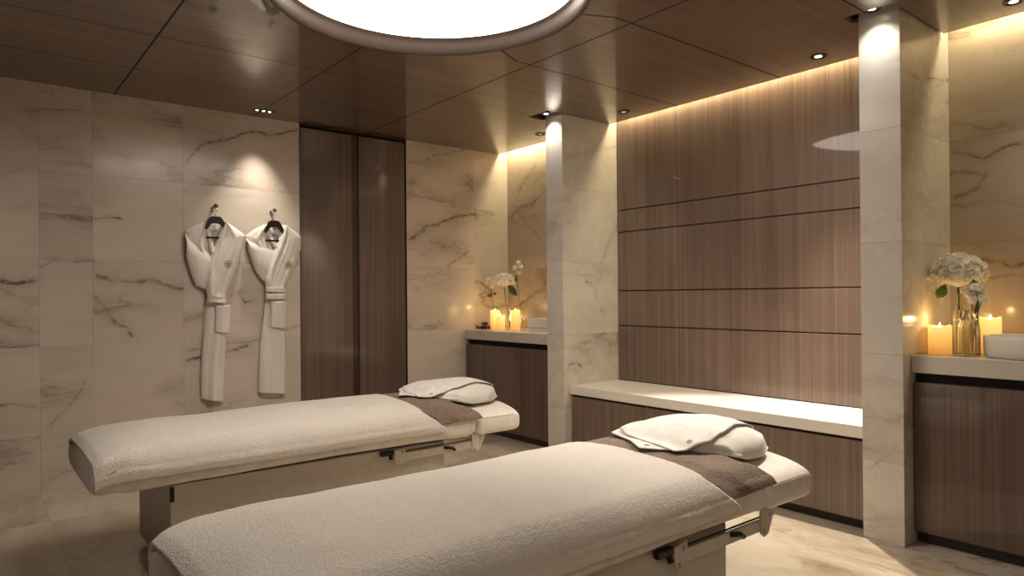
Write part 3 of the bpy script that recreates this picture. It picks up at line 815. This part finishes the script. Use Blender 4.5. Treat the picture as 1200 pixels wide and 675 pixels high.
def bed_textiles(yc, tag_txt, seed):
    # terry blanket
    nx, ns = 230, 170
    far = seed == 2
    def bl(u, v):
        x = .398+(1.905-.398)*u
        s = v
        # shorten the drape: the hem line
        s = .005+.99*v
        y, z = cross(s, x, .013)
        near = y < 0
        # slanted head edge: side hangs further toward the head
        if u > .9:
            k = (u-.9)/.1
            side = min(1, max(0, (.585-z)/.10)); x += k*(.13*side if near else .05*side)
        dx = max(0, .53-x)
        drop = .030*(dx/.125)**2
        if z > .52: z -= drop
        # foot hem turns down
        if u < .02: z -= .012*(.02-u)/.02
        if x < .50 and z < .53: z -= .012*(.50-x)/.1; x += .0
        top = max(0, (z-.50)/.1)
        z += .006*nz(x, y, 0, 2.3, seed)*min(1, top)+.003*nz(x, y, 0, 7, seed+5)*min(1, top)
        if z < .52: y += (-1 if near else 1)*(.004+.005*nz(x, 0, 0, 6, seed)); z += .006*nz(x, 0, 0, 2.1, seed+9)
        f = noise.noise(Vector((x*120, y*120, z*120+seed)))+.6*noise.noise(Vector((x*260, y*260, z*260)))
        z += .0012*f; y += .0012*f*(-1 if near else 1)*(1-min(1, top))
        return (x, y+yc, z)
    bm = B(); grid(bm, bl, nx, ns)
    # turned-down foot corners
    o = obj('blanket', bm, M_terry, None, True); origin(o, (1.2, yc, .60)); thick(o, .012, 0)
    tag(o, 'white terry blanket spread over the %s massage table' % tag_txt, 'blanket', 'terry blankets')
    # white foot cover hanging below the blanket at the foot corner
    # brown strip
    def st(u, v):
        s = .075+.85*v
        y, z = cross(s, 2.0, .000)
        wob = .016*math.sin(v*9+seed)+.008*nz(v*3, 0, 0, 2, seed)
        x0 = 1.865; x1 = 2.150+wob
        if y < -.30: x1 += .11*min(1, (-.30-y)/.07); x0 += .15*min(1, (-.30-y)/.07)*.9
        x = lerp(x0, x1, u)
        lift = .014*min(1, max(0, (u-.24)/.2))
        if y < -.37 or (abs(y) > .36): y += math.copysign(lift*.5, y)
        z += lift*.6+.004*nz(x, y, 0, 5, seed+3)
        f = noise.noise(Vector((x*150, y*150, z*150+seed)))
        z += .0012*f
        return (x, y+yc, z)
    bm = B(); grid(bm, st, 46, 150)
    o = obj('towel_runner', bm, M_brown, None, True); origin(o, (2.03, yc, .60)); thick(o, .007, 1)
    tag(o, 'brown terry runner across the head end of the %s massage table' % tag_txt, 'towel', 'brown runners')
    # pillow
    rot = math.radians(-5 if seed == 1 else 5)
    cx, cy_, hx, hy = 2.315, yc+.015, .255, .285
    ca, sa = math.cos(rot), math.sin(rot)
    def loc(x, y):
        return ((x-cx)*ca+(y-cy_)*sa)/hx, (-(x-cx)*sa+(y-cy_)*ca)/hy
    def bed_top(x, y):
        w = abs(y-yc)
        if x < 2.20: z = .562+.040*(1-min(1, w/.37)**2.6)
        elif x > 2.30: z = .537+.034*(1-min(1, w/.37)**2.6)
        else: z = .562-.025*(x-2.20)/.10+.036*(1-min(1, w/.37)**2.6)
        if w > .30: z -= .6*(w-.30)**1.5
        return z
    def puff(u, v):
        u, v = min(1, abs(u)), min(1, abs(v))
        return ((1-u**3.2)*(1-v**3.4))**.42
    def ptop(x, y, u, v):
        e = puff(u, v); base = bed_top(x, y)
        h_ = .118*(.62+.38*min(1, max(0, (u+.75)/1.1)))*(1-.20*max(0, u-.3))
        return max(base+.004, .583-.03*max(0, u))+h_*e*(1-.22*max(0, v))+.004*nz(x, y, 0, 8, seed)*e+.003*nz(x, y, 0, 19, seed)*e
    def shell(top):
        def fn(a, b_):
            U_, V_ = math.sin((a-.5)*PI), math.sin((b_-.5)*PI)
            px, py = U_*(1-.03*(1-V_*V_)), V_*(1-.03*(1-U_*U_))
            # rounded plan corners
            k = max(abs(px), abs(py)); r_ = math.hypot(px, py)
            if r_ > 1.0: f = 1.0+(r_-1.0)*.22; px, py = px*f/r_, py*f/r_
            X, Y = px*hx, py*hy
            x = cx+X*ca-Y*sa; y = cy_+X*sa+Y*ca
            zt = ptop(x, y, U_, V_); rim = ptop(x, y, 1, V_)
            mid = bed_top(x, y)+.030
            if abs(y-yc) > .33: mid = max(mid, .585)
            if top: return (x, y, max(zt, mid))
            e = puff(U_, V_)
            return (x, y, mid-(mid-bed_top(x, y)-.004)*e)
        return fn
    bm = B(); n = 64
    grid(bm, shell(True), n, n); grid(bm, shell(False), n, n)
    bmesh.ops.remove_doubles(bm, verts=bm.verts, dist=.0006)
    o = obj('pillow', bm, M_pillow, None, True); origin(o, (cx, cy_, .60))
    tag(o, 'plump white pillow at the head end of the %s massage table' % tag_txt, 'pillow', 'white pillows')
    def over(x, y, off):
        u, v = loc(x, y)
        zb_ = bed_top(x, y)+(.030 if x < 2.17 else .012)
        if abs(u) < 1 and abs(v) < 1: zb_ = max(zb_, ptop(x, y, u, v))
        return zb_+off
    def smooth_over(x, y, off):
        z = 0
        for dx, dy in ((0, 0), (.018, 0), (-.018, 0), (0, .018), (0, -.018)): z += over(x+dx, y+dy, off)
        return max(z/5, over(x, y, off*.6))
    t = thing('hand_towel', 'smooth white hand towel draped over the pillow of the %s massage table' % tag_txt, 'towel', (2.25, yc, .68), 'folded hand towels')
    layers = [([(1.940, -.030), (2.02, .10), (2.115, .27), (2.22, .30), (2.36, .275), (2.46, .20), (2.50, .05), (2.42, -.06), (2.20, -.135), (2.055, -.165), (2.01, -.12)], .005),
              ([(1.995, -.15), (2.02, .0), (2.08, .17), (2.20, .28), (2.36, .285), (2.50, .23), (2.555, .10), (2.56, -.03), (2.535, -.13), (2.35, -.165), (2.13, -.20)], .010)]
    for li, (poly, off) in enumerate(layers):
        P_ = [Vector(p) for p in poly]; m0 = len(P_); bnd = []
        c = sum(P_, Vector((0, 0)))/m0
        for k in range(m0):
            p0, p1, p2, p3 = P_[k-1], P_[k], P_[(k+1) % m0], P_[(k+2) % m0]
            for j in range(12):
                q = j/12   # rounded, keeps the pointed first corner
                cr = .5*((2*p1)+(-p0+p2)*q+(2*p0-5*p1+4*p2-p3)*q*q+(-p0+3*p1-3*p2+p3)*q**3)
                if k in (0, m0-1): cr = p1.lerp(p2, q)
                bnd.append(cr)
        bm = B(); rings = []
        for q in range(1, 25):
            f = q/24; ring = []
            for p in bnd:
                w_ = c.lerp(p, f); x, y = w_.x, w_.y+yc
                z = smooth_over(x, y, off)+.006*nz(x, y, 0, 6, seed+li*3)*f+.003*nz(x, y, 0, 15, seed+li*5)*f
                ring.append(bm.verts.new((x, y, z)))
            rings.append(ring)
        cv = bm.verts.new((c.x, c.y+yc, smooth_over(c.x, c.y+yc, off))); m_ = len(bnd)
        for k in range(m_): bm.faces.new((cv, rings[0][k], rings[0][(k+1) % m_]))
        for a, b_ in zip(rings[:-1], rings[1:]):
            for k in range(m_): bm.faces.new((a[k], b_[k], b_[(k+1) % m_], a[(k+1) % m_]))
        for f_ in bm.faces:
            f_.normal_update()
            if f_.normal.z < 0: f_.normal_flip()
        o = obj('towel_layer', bm, M_flat, t, True, True); thick(o, .004, 1)
    for (ex, ey, off) in ((1.985, -.030, .0105), (2.08, -.150, .0155)):
        bm = B()
        for k in range(6):
            a = k*PI/3
            p = [(ex+.011*math.cos(a+q*.35)*f, ey+.011*math.sin(a+q*.35)*f) for q, f in ((-1, .6), (0, 1), (1, .6), (0, .25))]
            tube(bm, [(x, y+yc, smooth_over(x, y+yc, off)) for x, y in p], .0009, 5)
        obj('emblem', bm, M_thread_pale, t, True)
t1 = make_bed(1.70, 'beige massage table in the foreground, nearest the camera')
t2 = make_bed(3.475, 'beige massage table farther away, below the hanging robes')
bed_textiles(1.70, 'foreground', 1); bed_textiles(3.475, 'farther', 2)

# ------------------------------------------------------------------ robes
def panel(bm, left, right, off0, bulge, nfold, amp, seed, rows=60, cols=36, ywall=YN, tilt=0):
    """left/right: pixel polylines (same vertical order) measured on the robe plane"""
    L = [at(u, v, 'Y', ywall-.05) for u, v in left]; R = [at(u, v, 'Y', ywall-.05) for u, v in right]
    def arc(P, t_):
        d = [0]
        for a, b_ in zip(P[:-1], P[1:]): d.append(d[-1]+(b_-a).length)
        s = t_*d[-1]
        for i in range(len(P)-1):
            if s <= d[i+1] or i == len(P)-2:
                k = (s-d[i])/max(1e-6, d[i+1]-d[i]); return P[i].lerp(P[i+1], min(1, k))
    def fn(u, v):
        a, b_ = arc(L, u), arc(R, u); p = a.lerp(b_, v)
        o_ = off0(u) if callable(off0) else off0
        bu = bulge(u) if callable(bulge) else bulge
        y = o_+bu*math.sin(PI*v)**.6+tilt*v
        am = amp(u) if callable(amp) else amp
        y += am*(math.sin(v*nfold*2*PI+seed+u*2.0)+.5*math.sin(v*nfold*3.7*PI+seed*2+u*3))*math.sin(PI*min(1, max(0, v)))**.3
        y += .003*noise.noise(Vector((p.x*18+seed, p.z*9, seed)))
        return (p.x, ywall-y, p.z)
    grid(bm, fn, rows, cols); return bm

def robe(name_lab, P, emb, hook, hw_, seed, lab_h, lab_k):
    loc = at(hook[0], hook[1], 'Y', YN-.04)
    t = thing('bathrobe', name_lab, 'bathrobe', loc, 'hanging bathrobes')
    A = lambda k: P[k]
    o = obj('back_panel', panel(B(), P['bkL'], P['bkR'], .012, .012, 2, .001, seed), M_robe, t, True); thick(o, .004, 0)
    o = obj('skirt_back', panel(B(), P['sbL'], P['sbR'], .006, .012, 1, .0015, seed+2), M_robe, t, True); thick(o, .005, 0)
    o = obj('skirt', panel(B(), P['skL'], P['skR'], .014, lambda u: .030+.012*u, 1.3, lambda u: .003+.004*u, seed+1), M_robe, t, True); thick(o, .006, 0)
    o = obj('left_front', panel(B(), P['lfL'], P['lfR'], .012, .040, 2.5, .0035, seed+3), M_robe, t, True); thick(o, .006, 0)
    o = obj('left_sleeve', panel(B(), P['slT'], P['slB'], .034, .030, 1, .0015, seed+4, rows=50, cols=30), M_robe, t, True); thick(o, .010, 0)
    o = obj('right_front', panel(B(), P['rfL'], P['rfR'], lambda u: .030+.004*u, .040, 2, lambda u: .0015+.0025*u, seed+5), M_robe, t, True); thick(o, .007, 0)
    o = obj('collar', panel(B(), P['clL'], P['clR'], lambda u: .036+.014*u, .006, .5, .0, seed+6, rows=40, cols=10), M_robe_flat, t, True); thick(o, .007, 1)
    o = obj('collar', panel(B(), P['crL'], P['crR'], lambda u: .040+.008*u, .004, .5, .0, seed+6, rows=50, cols=10, tilt=.030), M_robe_flat, t, True); thick(o, .007, 1)
    for (bl_, br_) in P['belts']:
        o = obj('belt', panel(B(), bl_, br_, .050, .036, 1, .0008, seed+7, rows=8, cols=24), M_robe_flat, t, True); thick(o, .010, 1)
    o = obj('pocket', panel(B(), P['pkL'], P['pkR'], .052, .012, .5, .0, seed+8, rows=20, cols=20), M_robe, t, True); thick(o, .006, 1)
    # pocket hem
    # emblem: ringed flower embroidery
    bm = B(); c = at(emb[0], emb[1], 'Y', YN-.05); yy = YN-.094
    R_ = .026
    for k in range(8):
        a = k*PI/4; b0 = a+.12; b1 = a+PI/4-.12
        tube(bm, [(c.x+R_*math.cos(b0+(b1-b0)*q/5), yy, c.z+R_*math.sin(b0+(b1-b0)*q/5)) for q in range(6)], .0022, 5)
    for k in range(5):
        a = PI/2+k*2*PI/5
        pts = []
        for q in range(9):
            th = q/8*2*PI; rx, rz = .0075*math.cos(th)+.0115, .0048*math.sin(th)
            pts.append((c.x+rx*math.cos(a)-rz*math.sin(a), yy, c.z+rx*math.sin(a)+rz*math.cos(a)))
        tube(bm, pts, .0017, 5)
    obj('emblem', bm, M_thread, t, True)
    # neck label
    p = at(lab_k[0], lab_k[1], 'Y', YN-.05)
    nl = B(); box(nl, p.x-.030, p.x+.030, YN-.040, YN-.036, p.z-.013, p.z+.013, .001); nlo = obj('neck_label', nl, M_robe_flat, t)
    bm = B(); w_, h_ = .022, .0075
    tube(bm, [(p.x-w_, YN-.041, p.z-h_), (p.x+w_, YN-.041, p.z-h_), (p.x+w_, YN-.041, p.z+h_), (p.x-w_, YN-.041, p.z+h_), (p.x-w_, YN-.041, p.z-h_)], .0010, 4)
    for k in range(6): box(bm, p.x-.015+.0055*k, p.x-.0115+.0055*k, YN-.042, YN-.0405, p.z-.003, p.z+.003)
    obj('label_print', bm, M_blackmetal, nlo)
    # hanger
    hp = at(hook[0]+.5, hook[1]+11.5, 'Y', YN-.05)
    h = thing('coat_hanger', lab_h, 'hanger', hp, 'black hangers')
    W = .074
    pts2 = [(-W, -.085), (-W+.006, -.058), (-.045, -.012), (-.030, .004), (.030, .004), (.045, -.012), (W-.006, -.058), (W, -.085), (W-.012, -.092), (.030, -.048), (0, -.042), (-.030, -.048), (-W+.012, -.092)]
    bm = B(); f = bm.faces.new([bm.verts.new((hp.x+a, YN-.067, hp.z+b_)) for a, b_ in pts2])
    e = bmesh.ops.extrude_face_region(bm, geom=[f]); bmesh.ops.translate(bm, verts=[v for v in e['geom'] if isinstance(v, bmesh.types.BMVert)], vec=(0, .026, 0))
    bmesh.ops.bevel(bm, geom=bm.edges[:], offset=.003, segments=2, affect='EDGES')
    obj('shoulder_bar', bm, M_blackmetal, h)
    bm = B(); box(bm, hp.x-.062, hp.x+.062, YN-.061, YN-.047, hp.z-.152, hp.z-.138, .003); obj('trouser_bar', bm, M_blackmetal, h)
    bm = B(); hk = at(hook[0], hook[1], 'Y', YN-.05)
    pts = [(hp.x, YN-.055, hp.z+.003), (hp.x, YN-.055, hp.z+.025), (hp.x+.006, YN-.052, hp.z+.040), (hp.x+.010, YN-.048, hp.z+.055)]
    cxk, czk = hk.x, hk.z
    for k in range(9):
        a = -.2+k*PI/8*1.1; pts.append((cxk+.014*math.cos(a), YN-.045, czk+.006+.013*math.sin(a)))
    tube(bm, pts, .0023, 8); obj('hook_wire', bm, M_chrome, h, True)
    # wall hook
    w = thing('wall_hook', hw_, 'wall hook', (hk.x, YN, hk.z), 'chrome robe hooks')
    bm = B()
    cyl(bm, (hk.x, YN-.0005, hk.z), (hk.x, YN-.006, hk.z), .012, 24); obj('rosette', bm, M_chrome, w, True)
    obj('peg', cyl(B(), (hk.x, YN-.006, hk.z), (hk.x, YN-.062, hk.z+.004), .006, 16), M_chrome, w, True)
    bm = B(); bmesh.ops.create_uvsphere(bm, u_segments=8, v_segments=6, radius=.021, matrix=Matrix.Translation((hk.x, YN-.064, hk.z+.004))); obj('knob', bm, M_chrome, w)
    return t
P1 = dict(
    bkL=[(243, 262), (240, 300), (248, 330)], bkR=[(263, 262), (262, 300), (256, 330)],
    sbL=[(243, 352), (240, 380), (238, 420), (236, 445)], sbR=[(255, 352), (250, 380), (248, 420), (246, 445)],
    skL=[(244, 350), (241.5, 380), (238.5, 410), (237, 440), (237.5, 468)], skR=[(262, 350), (265, 380), (265.5, 405), (263.5, 440), (262.5, 472)],
    lfL=[(242, 259.5), (229, 264.5), (218.5, 270), (217, 277), (222, 282)], lfR=[(243.5, 259.5), (245.5, 275), (248, 288), (250, 298), (249, 304)],
    slT=[(217.3, 273), (222, 281), (232, 288), (241, 293), (249, 298.5), (250, 306)], slB=[(219, 300), (224, 318), (230, 334), (240, 338.5), (247, 343), (250, 345)],
    rfL=[(263, 259.5), (259, 275), (253, 291), (246, 306), (241.5, 320), (241, 332), (244, 348)], rfR=[(264, 260), (277, 267.5), (287.5, 275.5), (285, 290), (279, 310), (270.5, 331), (263, 348)],
    clL=[(241, 259), (243.5, 275), (245.5, 287), (247.5, 297)], clR=[(244.5, 258.5), (247, 275), (249, 287), (251.5, 296)],
    crL=[(261.5, 259.5), (257, 274), (251.5, 289), (245.5, 303), (241.5, 316), (240.8, 330), (243.8, 346)], crR=[(265.8, 260.5), (262, 276), (257.5, 291), (251.5, 306), (247.2, 319), (246.2, 331), (248, 346)],
    belts=[([(244, 345), (243.5, 349)], [(262.8, 345.5), (262.8, 349.8)]), ([(243.3, 349.6), (243, 354.5)], [(262.8, 350.2), (262.9, 355)])],
    pkL=[(253, 358), (252.5, 389)], pkR=[(269.5, 357.5), (268, 391)])
P2 = dict(
    bkL=[(312, 266), (310, 300), (316, 325)], bkR=[(334, 268), (334, 300), (328, 325)],
    sbL=[(314, 345), (311, 390), (309, 430), (309, 466)], sbR=[(333, 345), (333, 390), (331, 430), (330, 465.5)],
    skL=[(313, 348), (309.5, 380), (307, 405), (305.5, 430), (304.3, 461)], skR=[(334, 347), (335, 380), (336, 405), (336, 430), (336.3, 462)],
    lfL=[(311.5, 263), (300, 268.5), (290, 276), (289.5, 280), (294, 285)], lfR=[(313.5, 263), (315.5, 275), (318.5, 284), (324, 290.5), (324, 296)],
    slT=[(288.8, 280), (294, 284), (303, 286.5), (314, 288.5), (324, 291), (326, 297)], slB=[(292, 293), (296, 305), (300, 317), (307, 327), (314, 334), (320, 338)],
    rfL=[(333.5, 264), (330, 277), (325, 290), (318.5, 303), (313.5, 315), (311.5, 328), (313, 339)], rfR=[(335, 264.5), (345, 270), (353.6, 277), (353, 292), (347, 312), (340, 325), (334, 339)],
    clL=[(310.5, 262.5), (313, 272), (316, 281), (321, 290)], clR=[(314, 262.5), (316.5, 272), (320, 281), (326, 288.5)],
    crL=[(331.5, 264), (328, 276), (323, 288), (317.5, 300), (313, 312), (311, 326), (312.5, 338)], crR=[(335.8, 265), (333, 278), (328.5, 291), (323, 303), (318.5, 315), (316.5, 327), (317, 338)],
    belts=[([(312.5, 336.5), (312.3, 342.3)], [(334, 337.5), (333.8, 342.8)]), ([(312.3, 344), (312.3, 350.5)], [(334, 344.5), (334, 350.8)])],
    pkL=[(317.5, 353), (317, 383.5)], pkR=[(335.3, 353), (334, 385)])
robe('white bathrobe hanging left, farther from the wardrobe doors', P1, (265.5, 310), (252, 243), 'chrome hook holding the left robe', 1, 'black hanger inside the left robe', (251.8, 270.5))
robe('white bathrobe hanging right, next to the wardrobe doors', P2, (336, 310.5), (320.5, 247.8), 'chrome hook holding the right robe', 4, 'black hanger inside the right robe', (322.5, 275.5))

# ------------------------------------------------------------------ light and look
w = bpy.data.worlds.new('world'); scene.world = w; w.use_nodes = True
w.node_tree.nodes['Background'].inputs[0].default_value = (1, .85, .7, 1); w.node_tree.nodes['Background'].inputs[1].default_value = 0.02
scene.view_settings.view_transform = 'Standard'
scene.view_settings.exposure = 0.04
try:
    scene.cycles.max_bounces = 8; scene.cycles.use_denoising = True; scene.cycles.sample_clamp_indirect = 4
except Exception: pass
